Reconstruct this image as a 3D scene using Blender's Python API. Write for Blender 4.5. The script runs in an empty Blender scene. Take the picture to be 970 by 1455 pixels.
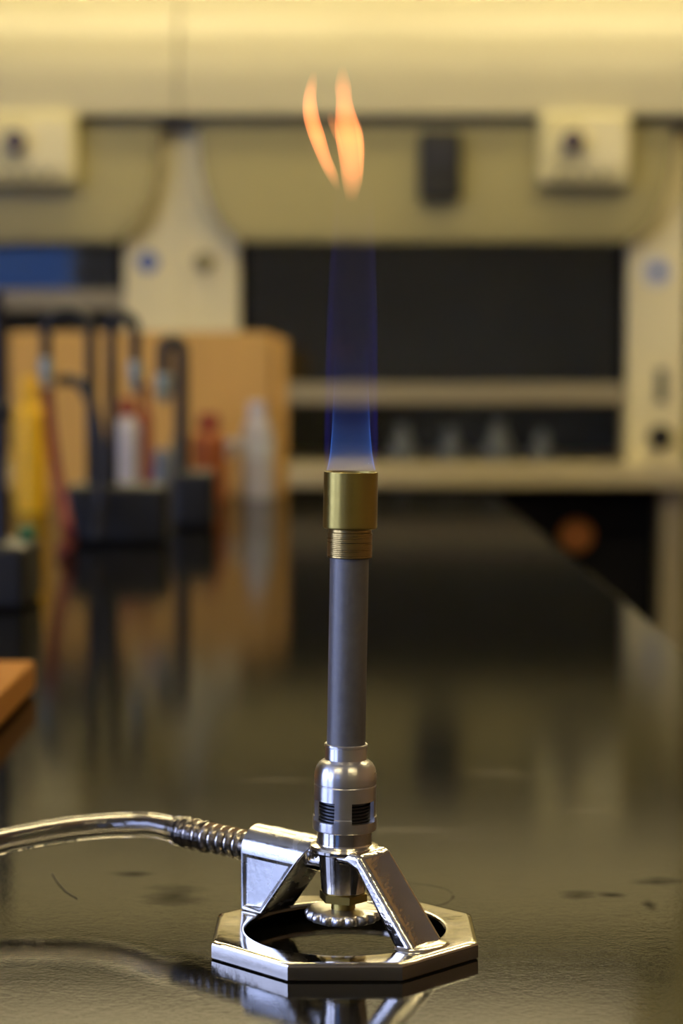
import bpy, bmesh, math, random
from math import sin, cos, tan, pi, radians, atan, sqrt
from mathutils import Vector, Matrix, noise

random.seed(7)
scene = bpy.context.scene
COL = scene.collection

# ------------------------------------------------------------------ camera, world, exposure
T = 0.92                 # height of the bench top
H = 0.194                # lens above the bench top
FPX = 2950.0             # focal length in pixels of the 970 x 1455 frame
TILT = radians(3.9)
cd = bpy.data.cameras.new('camera')
cam = bpy.data.objects.new('camera', cd); COL.objects.link(cam)
cam.location = (0, 0, T + H)
cam.rotation_euler = (pi / 2 - TILT, 0, 0)
cd.sensor_fit = 'VERTICAL'; cd.sensor_height = 36.0; cd.sensor_width = 24.0
cd.lens = FPX / 1455 * 36.0
cd.clip_start = 0.02; cd.clip_end = 60
cd.dof.use_dof = True
cd.dof.focus_distance = 0.690
cd.dof.aperture_fstop = 8.6
scene.camera = cam
w = bpy.data.worlds.new('world'); scene.world = w; w.use_nodes = True
w.node_tree.nodes['Background'].inputs[0].default_value = (0.55, 0.70, 1.0, 1)
w.node_tree.nodes['Background'].inputs[1].default_value = 0.6
vs = scene.view_settings
vs.view_transform = 'Standard'; vs.look = 'None'; vs.gamma = 1; vs.use_curve_mapping = False
vs.exposure = 0.0
LAMP = (1.0, 0.82, 0.42)     # warm ceiling tubes
LAMP_POWER = 35.5
DAY = (0.48, 0.58, 1.0)      # daylight in the windows
DAY_POWER = 11.5

# ------------------------------------------------------------------ materials
def nodes(name):
    m = bpy.data.materials.new(name); m.use_nodes = True
    nt = m.node_tree; nt.nodes.clear()
    out = nt.nodes.new('ShaderNodeOutputMaterial')
    return m, nt, out

def pbr(name, col, rough=0.5, metal=0.0, var=0.12, vscale=20, bump=0.0, bscale=200, rvar=0.0, coat=0.0,
        spec=0.5, stretch=(1, 1, 1), trans=0.0, ior=1.5, detail=4, turned=0.0):
    m, nt, out = nodes(name)
    N = nt.nodes.new; L = nt.links.new
    b = N('ShaderNodeBsdfPrincipled'); L(b.outputs[0], out.inputs[0])
    tc = N('ShaderNodeTexCoord'); mp = N('ShaderNodeMapping'); mp.inputs['Scale'].default_value = stretch
    L(tc.outputs['Object'], mp.inputs[0])
    n1 = N('ShaderNodeTexNoise'); n1.inputs['Scale'].default_value = vscale; n1.inputs['Detail'].default_value = detail
    L(mp.outputs[0], n1.inputs['Vector'])
    mx = N('ShaderNodeMix'); mx.data_type = 'RGBA'
    mx.inputs['A'].default_value = tuple(c * (1 - var) for c in col) + (1,)
    mx.inputs['B'].default_value = tuple(min(1, c * (1 + var)) for c in col) + (1,)
    L(n1.outputs['Fac'], mx.inputs['Factor']); L(mx.outputs['Result'], b.inputs['Base Color'])
    b.inputs['Metallic'].default_value = metal
    b.inputs['Specular IOR Level'].default_value = spec
    b.inputs['Coat Weight'].default_value = coat
    b.inputs['Transmission Weight'].default_value = trans
    b.inputs['IOR'].default_value = ior
    if rvar:
        mr = N('ShaderNodeMapRange'); mr.inputs['From Min'].default_value = 0.3; mr.inputs['From Max'].default_value = 0.7
        mr.inputs['To Min'].default_value = max(0.02, rough - rvar); mr.inputs['To Max'].default_value = rough + rvar
        L(n1.outputs['Fac'], mr.inputs['Value']); L(mr.outputs[0], b.inputs['Roughness'])
    else:
        b.inputs['Roughness'].default_value = rough
    if turned:      # lathe marks run round the axis: highlights run across them
        b.inputs['Anisotropic'].default_value = turned; b.inputs['Anisotropic Rotation'].default_value = 0.25
        tg = N('ShaderNodeTangent'); tg.direction_type = 'RADIAL'; tg.axis = 'Z'; L(tg.outputs[0], b.inputs['Tangent'])
    if bump:
        n2 = N('ShaderNodeTexNoise'); n2.inputs['Scale'].default_value = bscale; n2.inputs['Detail'].default_value = 3
        L(mp.outputs[0], n2.inputs['Vector'])
        bp = N('ShaderNodeBump'); bp.inputs['Strength'].default_value = bump; bp.inputs['Distance'].default_value = 0.0004
        L(n2.outputs['Fac'], bp.inputs['Height']); L(bp.outputs[0], b.inputs['Normal'])
    return m

def emit(name, col, power):
    m, nt, out = nodes(name)
    e = nt.nodes.new('ShaderNodeEmission'); e.inputs[0].default_value = (*col, 1); e.inputs[1].default_value = power
    nt.links.new(e.outputs[0], out.inputs[0])
    return m

M = {}
M['nickel'] = pbr('polished_nickel', (0.74, 0.70, 0.64), 0.15, 1.0, 0.05, 90, 0.10, 160, 0.05)
M['nickel_cast'] = pbr('cast_nickel', (0.72, 0.68, 0.62), 0.13, 1.0, 0.14, 160, 0.55, 330, 0.06)
M['nickel_dull'] = pbr('cast_nickel_panel', (0.64, 0.635, 0.62), 0.25, 1.0, 0.16, 140, 0.18, 300, 0.10)
M['base'] = pbr('base_nickel', (0.50, 0.465, 0.40), 0.10, 1.0, 0.06, 60, 0.10, 200, 0.06)
M['alu'] = pbr('turned_aluminium', (0.68, 0.67, 0.68), 0.30, 1.0, 0.05, 60, 0.06, 900, 0.04, stretch=(0.15, 0.15, 4), turned=0.75)
M['steel'] = pbr('dull_steel_tube', (0.15, 0.148, 0.152), 0.46, 0.55, 0.22, 350, 0.12, 700, 0.05)
M['thread'] = pbr('blackened_thread', (0.10, 0.105, 0.115), 0.33, 1.0, 0.1, 300)
M['brass'] = pbr('satin_brass', (0.33, 0.255, 0.07), 0.38, 1.0, 0.08, 300, 0.10, 900, 0.05, stretch=(0.3, 0.3, 3), turned=0.6)
M['brass_worn'] = pbr('ringed_brass', (0.30, 0.21, 0.075), 0.30, 1.0, 0.30, 500, 0.2, 900, 0.06, stretch=(0.05, 0.05, 3))
M['hose'] = pbr('clear_vinyl', (0.60, 0.58, 0.57), 0.07, 0.0, 0.03, 40, 0.0, 100, trans=1.0, ior=1.42)
M['ink'] = pbr('black_print', (0.004, 0.004, 0.004), 0.9, spec=0.05)
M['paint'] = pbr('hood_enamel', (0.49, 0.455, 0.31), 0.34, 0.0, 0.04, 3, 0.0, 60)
M['paint_shaded'] = pbr('hood_enamel_shaded', (0.34, 0.30, 0.135), 0.42, 0.0, 0.05, 3)  # hood enamel darkened to carry the overhang's shade
M['paint_lit'] = pbr('hood_enamel_lit', (0.82, 0.745, 0.47), 0.38, 0.0, 0.05, 4)  # hood enamel lightened, standing for the light the posts catch
M['box'] = pbr('control_box_plastic', (0.60, 0.55, 0.31), 0.4, 0.0, 0.05, 9)
M['boxlight'] = pbr('control_box_label', (0.74, 0.68, 0.44), 0.4, 0.0, 0.05, 9)
M['liner'] = pbr('hood_liner', (0.10, 0.10, 0.085), 0.6, 0.0, 0.3, 6)
M['bar'] = pbr('sash_bar', (0.30, 0.26, 0.18), 0.4, 0.0, 0.08, 6)
M['counter'] = pbr('hood_counter', (0.47, 0.41, 0.27), 0.42, 0.0, 0.12, 8)
M['pane'] = pbr('sash_glass', (0.85, 0.9, 0.88), 0.03, 0.0, 0.02, 5, trans=1.0, ior=1.5)
M['black'] = pbr('black_plastic', (0.005, 0.005, 0.006), 0.5, 0.0, 0.2, 20)
M['navy'] = pbr('dark_navy_enamel', (0.008, 0.009, 0.02), 0.4, 0.0, 0.2, 20)
M['darkcab'] = pbr('black_cabinet', (0.004, 0.004, 0.007), 0.7, 0.0, 0.2, 8, spec=0.15)
M['cabside'] = pbr('cabinet_side', (0.33, 0.29, 0.21), 0.5, 0.0, 0.08, 8)
M['purple'] = pbr('dark_purple_knob', (0.05, 0.032, 0.06), 0.4)
M['blue_sticker'] = pbr('blue_sticker', (0.12, 0.17, 0.42), 0.5)
M['white_sticker'] = pbr('white_sticker', (0.62, 0.64, 0.68), 0.5)
M['orange'] = pbr('orange_plastic', (0.26, 0.085, 0.014), 0.7)
M['cardboard'] = pbr('brown_cardboard', (0.62, 0.36, 0.095), 0.75, 0.0, 0.12, 30, 0.1, 120, stretch=(1, 1, 0.2))
M['wood'] = pbr('varnished_wood', (0.46, 0.19, 0.03), 0.85, 0.0, 0.22, 60, 0.08, 200, spec=0.2, stretch=(6, 1, 6))
M['yellow'] = pbr('yellow_plastic', (0.90, 0.50, 0.010), 0.45)
M['red'] = pbr('red_rubber', (0.17, 0.016, 0.009), 0.75)
M['redlabel'] = pbr('red_label', (0.26, 0.03, 0.015), 0.6)
M['orange_dark'] = pbr('burnt_orange_plastic', (0.34, 0.085, 0.012), 0.45)
M['white'] = pbr('white_plastic', (0.52, 0.50, 0.53), 0.4)
M['greyblue'] = pbr('grey_blue_plastic', (0.13, 0.15, 0.18), 0.4)
M['olive'] = pbr('olive_plastic', (0.22, 0.19, 0.08), 0.4)
M['teal'] = pbr('pale_teal_nozzle', (0.30, 0.36, 0.31), 0.35, 0.3)
M['green'] = pbr('green_rubber', (0.03, 0.19, 0.09), 0.5)
M['frost'] = pbr('frosted_glass', (0.30, 0.32, 0.29), 0.3)
M['wall'] = pbr('wall_paint', (0.78, 0.76, 0.74), 0.8, 0.0, 0.04, 2)
M['wall_dark'] = pbr('dark_wall_panelling', (0.12, 0.095, 0.06), 0.6, 0.0, 0.1, 3)
M['wall_wood'] = pbr('wooden_wall_panels', (0.40, 0.25, 0.11), 0.6, 0.0, 0.15, 4)
M['wall_mid'] = pbr('grey_wall_paint', (0.24, 0.22, 0.19), 0.8, 0.0, 0.04, 2)
M['ceiling'] = pbr('ceiling_tile', (0.62, 0.58, 0.47), 0.9, 0.0, 0.05, 30)
M['floor'] = pbr('dark_floor_tile', (0.035, 0.032, 0.03), 0.45, 0.0, 0.2, 6)
M['cabinet'] = pbr('bench_cabinet', (0.16, 0.10, 0.05), 0.5, 0.0, 0.15, 8)
M['lampframe'] = pbr('lamp_housing', (0.7, 0.7, 0.7), 0.4)
M['lamp'] = emit('lit_tube', LAMP, LAMP_POWER)
M['daylight'] = emit('daylit_pane', DAY, DAY_POWER)
M['daylight_dim'] = emit('dim_blue_pane', (0.16, 0.34, 1.0), 1.6)  # pane emission set dimmer and bluer than the side windows

def worktop_material():
    m, nt, out = nodes('black_epoxy_worktop')
    N = nt.nodes.new; L = nt.links.new
    b = N('ShaderNodeBsdfPrincipled'); df = N('ShaderNodeBsdfDiffuse'); ms = N('ShaderNodeMixShader'); ms.inputs[0].default_value = 0.28
    L(b.outputs[0], ms.inputs[1]); L(df.outputs[0], ms.inputs[2]); L(ms.outputs[0], out.inputs[0])     # shiny resin dulled by wear
    tc = N('ShaderNodeTexCoord')
    def noise_(scale, detail=4, rough=0.5, stretch=(1, 1, 1)):
        mp = N('ShaderNodeMapping'); mp.inputs['Scale'].default_value = stretch
        L(tc.outputs['Object'], mp.inputs[0])
        n = N('ShaderNodeTexNoise'); n.inputs['Scale'].default_value = scale
        n.inputs['Detail'].default_value = detail; n.inputs['Roughness'].default_value = rough
        L(mp.outputs[0], n.inputs['Vector']); return n
    def math_(op, a, bb=None, clamp=False):
        n = N('ShaderNodeMath'); n.operation = op; n.use_clamp = clamp
        for i, v in enumerate((a, bb)):
            if v is None: continue
            if isinstance(v, (int, float)): n.inputs[i].default_value = v
            else: L(v, n.inputs[i])
        return n.outputs[0]
    # worn stains: soft smudges and one drying ring left by a glass
    def blot(x, y, rx, ry, soft):
        mp = N('ShaderNodeMapping'); mp.inputs['Location'].default_value = (-x / rx, -y / ry, 0); mp.inputs['Scale'].default_value = (1 / rx, 1 / ry, 0)
        L(tc.outputs['Object'], mp.inputs[0])
        ln = N('ShaderNodeVectorMath'); ln.operation = 'LENGTH'; L(mp.outputs[0], ln.inputs[0])
        return ln.outputs['Value']
    big = noise_(9, 5, 0.6)
    fine = noise_(210, 4, 0.65)
    wear = noise_(38, 5, 0.65, (1, 2.2, 1))
    wob = noise_(60, 3)
    ring_d = math_('ADD', blot(0.022, 0.757, 0.0193, 0.0193, 0), math_('MULTIPLY', math_('SUBTRACT', wob.outputs['Fac'], 0.5), 0.10))
    ring = math_('SUBTRACT', 1.0, math_('MULTIPLY', math_('ABSOLUTE', math_('SUBTRACT', ring_d, 1.0)), 22.0), True)
    ring = math_('MULTIPLY', ring, math_('MULTIPLY', math_('SUBTRACT', wear.outputs['Fac'], 0.34), 5.0, True))
    smudges = None
    for (x, y, rx, ry) in ((-0.062, 0.756, 0.014, 0.018), (0.088, 0.757, 0.008, 0.009), (0.100, 0.758, 0.007, 0.005), (-0.080, 0.790, 0.010, 0.006), (0.120, 0.778, 0.012, 0.008), (0.112, 0.742, 0.003, 0.010)):
        d = math_('ADD', blot(x, y, rx, ry, 0), math_('MULTIPLY', math_('SUBTRACT', wear.outputs['Fac'], 0.5), 2.2))
        s = math_('SUBTRACT', 1.0, d, True)
        smudges = s if smudges is None else math_('MAXIMUM', smudges, s)
    marks = math_('MAXIMUM', math_('MULTIPLY', ring, 0.8), smudges)
    pale = None
    for (x, y, rx, ry) in ((0.030, 0.868, 0.034, 0.011), (0.052, 0.852, 0.026, 0.004), (0.075, 0.990, 0.020, 0.016), (0.110, 0.905, 0.014, 0.006), (-0.030, 0.975, 0.02, 0.010)):
        d = math_('ADD', blot(x, y, rx, ry, 0), math_('MULTIPLY', math_('SUBTRACT', wear.outputs['Fac'], 0.5), 2.6))
        s = math_('SUBTRACT', 1.0, d, True)
        pale = s if pale is None else math_('MAXIMUM', pale, s)
    # pale, worn top coat over black resin
    cr = N('ShaderNodeValToRGB')
    cr.color_ramp.elements[0].position = 0.32; cr.color_ramp.elements[0].color = (0.0025, 0.0024, 0.0018, 1)
    cr.color_ramp.elements[1].position = 0.72; cr.color_ramp.elements[1].color = (0.008, 0.0072, 0.0052, 1)
    L(math_('ADD', math_('MULTIPLY', big.outputs['Fac'], 0.45), math_('MULTIPLY', wear.outputs['Fac'], 0.55)), cr.inputs[0])
    mx = N('ShaderNodeMix'); mx.data_type = 'RGBA'; mx.inputs['B'].default_value = (0.010, 0.010, 0.009, 1)
    L(math_('MULTIPLY', marks, 0.9), mx.inputs['Factor']); 
    mp_ = N('ShaderNodeMix'); mp_.data_type = 'RGBA'; mp_.inputs['B'].default_value = (0.075, 0.064, 0.045, 1)
    L(pale, mp_.inputs['Factor']); L(cr.outputs[0], mp_.inputs['A']); L(mp_.outputs['Result'], mx.inputs['A'])
    L(mx.outputs['Result'], b.inputs['Base Color']); L(mx.outputs['Result'], df.inputs['Color'])
    r = math_('ADD', math_('MULTIPLY', wear.outputs['Fac'], 0.09), 0.015)
    L(math_('ADD', math_('MULTIPLY', marks, 0.45), 0.36), ms.inputs[0])
    L(r, b.inputs['Roughness'])
    b.inputs['Specular IOR Level'].default_value = 0.5
    b.inputs['IOR'].default_value = 1.55
    grain = noise_(620, 3, 0.6)
    h = math_('ADD', math_('MULTIPLY', fine.outputs['Fac'], 0.42), math_('MULTIPLY', wear.outputs['Fac'], 0.30))
    h = math_('ADD', h, math_('MULTIPLY', grain.outputs['Fac'], 0.55))
    bp = N('ShaderNodeBump'); bp.inputs['Strength'].default_value = 0.085; bp.inputs['Distance'].default_value = 0.0005
    L(h, bp.inputs['Height']); L(bp.outputs[0], b.inputs['Normal'])
    return m
M['worktop'] = worktop_material()

# ------------------------------------------------------------------ mesh helpers
def lathe(bm, prof, seg=64, close=False, mat=None):
    """revolve [(r, z), ...] about z; prof runs bottom to top on the outside; r == 0 closes to a pole"""
    rings = []
    for r, z in prof:
        if r <= 1e-9:
            rings.append([bm.verts.new((0, 0, z))])
        else:
            rings.append([bm.verts.new((r * cos(2 * pi * i / seg), r * sin(2 * pi * i / seg), z)) for i in range(seg)])
    pairs = list(zip(rings, rings[1:]))
    if close: pairs.append((rings[-1], rings[0]))
    for a, b in pairs:
        for i in range(seg):
            j = (i + 1) % seg
            if len(a) == 1 and len(b) == 1: continue
            if len(a) == 1: bm.faces.new((a[0], b[j], b[i]))
            elif len(b) == 1: bm.faces.new((a[i], a[j], b[0]))
            else: bm.faces.new((a[i], a[j], b[j], b[i]))

def box(bm, c, s, bevel=0.0, rot=None, seg=2):
    r = bmesh.ops.create_cube(bm, size=1.0)
    vv = r['verts']
    bmesh.ops.scale(bm, vec=s, verts=vv)
    if bevel:
        ee = list({e for v in vv for e in v.link_edges})
        rr = bmesh.ops.bevel(bm, geom=ee, offset=bevel, segments=seg, profile=0.5, affect='EDGES')
        vv = list({v for f in rr['faces'] for v in f.verts} | {v for v in vv if v.is_valid})
    if rot is not None: bmesh.ops.rotate(bm, cent=(0, 0, 0), matrix=rot, verts=vv)
    bmesh.ops.translate(bm, vec=c, verts=vv)

def prism(bm, pts, d0, d1, axis='y'):
    """extrude a polygon of (u, v) between d0 and d1; axis y: u = x, v = z; axis z: u = x, v = y"""
    def V(u, v, d): return bm.verts.new((u, d, v) if axis == 'y' else (u, v, d))
    a = [V(u, v, d0) for u, v in pts]; b = [V(u, v, d1) for u, v in pts]
    fa = bm.faces.new(a); fb = bm.faces.new(b[::-1])
    n = len(pts)
    for i in range(n): bm.faces.new((a[i], b[i], b[(i + 1) % n], a[(i + 1) % n]))
    return fa, fb

def catmull(pts, n=10):
    P = [Vector(p) for p in pts]; P = [P[0] * 2 - P[1]] + P + [P[-1] * 2 - P[-2]]
    out = []
    for i in range(1, len(P) - 2):
        for k in range(n):
            t = k / n; a, b, c, d = P[i - 1], P[i], P[i + 1], P[i + 2]
            out.append(0.5 * ((2 * b) + (c - a) * t + (2 * a - 5 * b + 4 * c - d) * t * t + (3 * b - a - 3 * c + d) * t ** 3))
    out.append(P[-2]); return out

def tube(bm, pts, rad, seg=16, cap=True, inner=None):
    """pipe along points; rad a number or one per point; inner: wall made hollow with that ratio"""
    pts = [Vector(p) for p in pts]; n = len(pts)
    R = rad if isinstance(rad, (list, tuple)) else [rad] * n
    t0 = (pts[1] - pts[0]).normalized()
    up = Vector((0, 0, 1)) if abs(t0.z) < 0.9 else Vector((1, 0, 0))
    nrm = (up - t0 * up.dot(t0)).normalized()
    frames = []
    for i in range(n):
        t = (pts[min(i + 1, n - 1)] - pts[max(i - 1, 0)]).normalized()
        nrm = (nrm - t * nrm.dot(t)).normalized()
        frames.append((nrm.copy(), t.cross(nrm)))
    def skin(ratio):
        rings = []
        for i in range(n):
            a, b = frames[i]
            rings.append([bm.verts.new(pts[i] + (a * cos(2 * pi * k / seg) + b * sin(2 * pi * k / seg)) * R[i] * ratio) for k in range(seg)])
        return rings
    o = skin(1.0)
    for a, b in zip(o, o[1:]):
        for k in range(seg): bm.faces.new((a[k], a[(k + 1) % seg], b[(k + 1) % seg], b[k]))
    if inner:
        q = skin(inner)
        for a, b in zip(q, q[1:]):
            for k in range(seg): bm.faces.new((a[k], b[k], b[(k + 1) % seg], a[(k + 1) % seg]))
        for x, y, flip in ((o[0], q[0], True), (o[-1], q[-1], False)):
            for k in range(seg):
                f = (x[k], x[(k + 1) % seg], y[(k + 1) % seg], y[k])
                bm.faces.new(f[::-1] if flip else f)
    elif cap:
        bm.faces.new(o[0][::-1]); bm.faces.new(o[-1])

def flat_normals(o):
    wn = o.modifiers.new('weighted', 'WEIGHTED_NORMAL'); wn.keep_sharp = True; wn.weight = 100

def obj(name, bm, mat, parent=None, smooth=35, normals=True, loc=None, wn=True):
    if normals: bmesh.ops.recalc_face_normals(bm, faces=bm.faces)
    if smooth:
        ang = radians(smooth)
        for f in bm.faces: f.smooth = True
        for e in bm.edges:
            if len(e.link_faces) == 2 and e.calc_face_angle(0) > ang: e.smooth = False
    me = bpy.data.meshes.new(name); bm.to_mesh(me); bm.free()
    me.materials.append(mat)
    o = bpy.data.objects.new(name, me); COL.objects.link(o)
    if parent is not None: o.parent = parent
    if loc is not None: o.location = loc
    if smooth and wn: flat_normals(o)
    return o

def tag(o, label=None, cat=None, group=None, kind=None):
    if label: o['label'] = label
    if cat: o['category'] = cat
    if group: o['group'] = group
    if kind: o['kind'] = kind
    return o

def thing(name, label, cat, loc=(0, 0, 0), group=None):
    o = bpy.data.objects.new(name, None); COL.objects.link(o)
    o.location = loc; o.empty_display_size = 0.05
    return tag(o, label, cat, group)

def B(): return bmesh.new()

def bxobj(name, c, s, mat, parent=None, bevel=0.0, rot=None):
    bm = B(); box(bm, c, s, bevel, rot); return obj(name, bm, mat, parent)

def lay(px, py, Y):
    """the point at depth Y (metres along the floor) that lies on the sight line measured in the photograph"""
    a = TILT + atan((py - 727.5) / FPX)
    z = T + H - Y * tan(a)
    depth = Y * cos(TILT) + (T + H - z) * sin(TILT)
    return Vector(((px - 485.0) / FPX * depth, Y, z))

def on_bench(px, py):
    return lay(px, py, H / tan(TILT + atan((py - 727.5) / FPX)))

# ------------------------------------------------------------------ room
X0, X1, Y0R, Y1R, ZC = -3.0, 2.6, -2.6, 5.0, 2.75
def struct(name, c, s, mat):
    return tag(bxobj(name, c, s, mat), kind='structure')
struct('floor', ((X0 + X1) / 2, (Y0R + Y1R) / 2, -0.05), (X1 - X0 + 0.4, Y1R - Y0R + 0.4, 0.1), M['floor'])
struct('ceiling', ((X0 + X1) / 2, (Y0R + Y1R) / 2, ZC + 0.05), (X1 - X0 + 0.4, Y1R - Y0R + 0.4, 0.1), M['ceiling'])
struct('wall_back', ((X0 + X1) / 2, Y1R + 0.1, ZC / 2), (X1 - X0 + 0.4, 0.2, ZC), M['wall'])
struct('wall_right', (X1 + 0.1, (Y0R + Y1R) / 2, ZC / 2), (0.2, Y1R - Y0R, ZC), M['wall_wood'])
FW = (-2.55, -1.42, 1.30, 2.35)      # window in the wall behind the camera
bm = B()
for xa, xb, za, zb in ((X0 - 0.2, FW[0], 0, ZC), (FW[1], X1 + 0.2, 0, ZC), (FW[0], FW[1], 0, FW[2]), (FW[0], FW[1], FW[3], ZC)):
    box(bm, ((xa + xb) / 2, Y0R - 0.1, (za + zb) / 2), (xb - xa, 0.2, zb - za))
tag(obj('wall_front', bm, M['wall_mid'], smooth=0), kind='structure')
WZ0, WZ1 = 1.0, 2.35
wins = ((-2.1, -0.75), (-0.45, 0.95))
bm = B()
ys = [Y0R] + [v for p in wins for v in p] + [Y1R]
for i in range(0, len(ys), 2):
    box(bm, (X0 - 0.1, (ys[i] + ys[i + 1]) / 2, ZC / 2), (0.2, ys[i + 1] - ys[i], ZC))
for a, b in wins:
    box(bm, (X0 - 0.1, (a + b) / 2, WZ0 / 2), (0.2, b - a, WZ0))
    box(bm, (X0 - 0.1, (a + b) / 2, (WZ1 + ZC) / 2), (0.2, b - a, ZC - WZ1))
tag(obj('wall_left', bm, M['wall_dark'], smooth=0), kind='structure')
for i, (a, b) in enumerate(wins):
    root = thing('window_%d' % (i + 1), None, None, (X0 - 0.1, (a + b) / 2, WZ0)); root['kind'] = 'structure'
    bm = B(); W_, Hh = b - a, WZ1 - WZ0
    for y in (-W_ / 2 + 0.02, 0, W_ / 2 - 0.02): box(bm, (0, y, Hh / 2), (0.06, 0.04, Hh))
    for z in (0.02, Hh / 2, Hh - 0.02): box(bm, (0, 0, z), (0.058, W_, 0.04))
    tag(obj('window_frame', bm, M['lampframe'], root, smooth=0), kind='structure')
    tag(bxobj('window_pane', (-0.02, 0, Hh / 2), (0.008, W_ - 0.02, Hh - 0.02), M['daylight'], root), kind='structure')

root = thing('window_3', None, None, ((FW[0] + FW[1]) / 2, Y0R - 0.1, FW[2])); root['kind'] = 'structure'
bm = B(); W_, Hh = FW[1] - FW[0], FW[3] - FW[2]
for x in (-W_ / 2 + 0.02, W_ / 2 - 0.02): box(bm, (x, 0, Hh / 2), (0.04, 0.06, Hh))
for z in (0.02, Hh - 0.02): box(bm, (0, 0, z), (W_, 0.058, 0.04))
tag(obj('window_frame', bm, M['lampframe'], root, smooth=0), kind='structure')
tag(bxobj('window_pane', (0, -0.02, Hh / 2), (W_ - 0.02, 0.008, Hh - 0.02), M['daylight_dim'], root), kind='structure')

# ceiling luminaires (rows of tubes), the hood lamps and some pairs added for brightness
def ceiling_light(x, y, label, lx=1.25):
    t = thing('ceiling_light', label, 'lamp', (x, y, ZC))
    bm = B(); box(bm, (0, 0, -0.03), (lx, 0.20, 0.06), 0.01); obj('lamp_housing', bm, M['lampframe'], t)
    for k in (-1, 1):
        bm = B(); tube(bm, [(-lx / 2 + 0.03, k * 0.05, -0.078), (lx / 2 - 0.03, k * 0.05, -0.078)], 0.016, 12)
        obj('lamp_tube', bm, M['lamp'], t)
ceiling_light(-0.55, 3.82, 'twin-tube ceiling lamp in front of the left fume hood')
ceiling_light(0.80, 3.82, 'twin-tube ceiling lamp in front of the middle fume hood')
ceiling_light(-1.10, -0.70, 'twin-tube ceiling lamp behind the camera on the window side')
ceiling_light(1.00, -0.70, 'twin-tube ceiling lamp behind the camera on the panelled side')
ceiling_light(-0.60, 2.35, 'added twin-tube ceiling lamp over the far end of the bench')  # this unseen pair is added to brighten the hood posts
ceiling_light(0.95, 2.35, 'added twin-tube ceiling lamp right of the bench over the aisle')

tag(bxobj('added_column_1', (1.05, 4.66, ZC / 2), (0.66, 0.68, ZC), M['paint_shaded']), kind='structure')     # unseen column added to darken the worktop reflection beside the hoods
ceiling_light(-0.55, 4.80, 'added twin-tube lamp brightening the back wall behind the left hood')  # unseen pair added to brighten the wall that the worktop mirrors
ceiling_light(0.80, 4.80, 'added twin-tube lamp brightening the back wall behind the middle hood')

# ------------------------------------------------------------------ fume hoods
HY = 4.22                 # front plane of the posts
def rounded_header(hw, z0, z1, r, n=14):
    pts = [(-hw, z1)]; rz = min(2.1 * r, z1 - z0 - 0.02)
    for k in range(n + 1):
        a = pi + k / n * pi / 2; pts.append((-hw + r + r * cos(a), z0 + rz + rz * sin(a)))
    for k in range(n + 1):
        a = 1.5 * pi + k / n * pi / 2; pts.append((hw - r + r * cos(a), z0 + rz + rz * sin(a)))
    pts.append((hw, z1)); return pts

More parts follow.
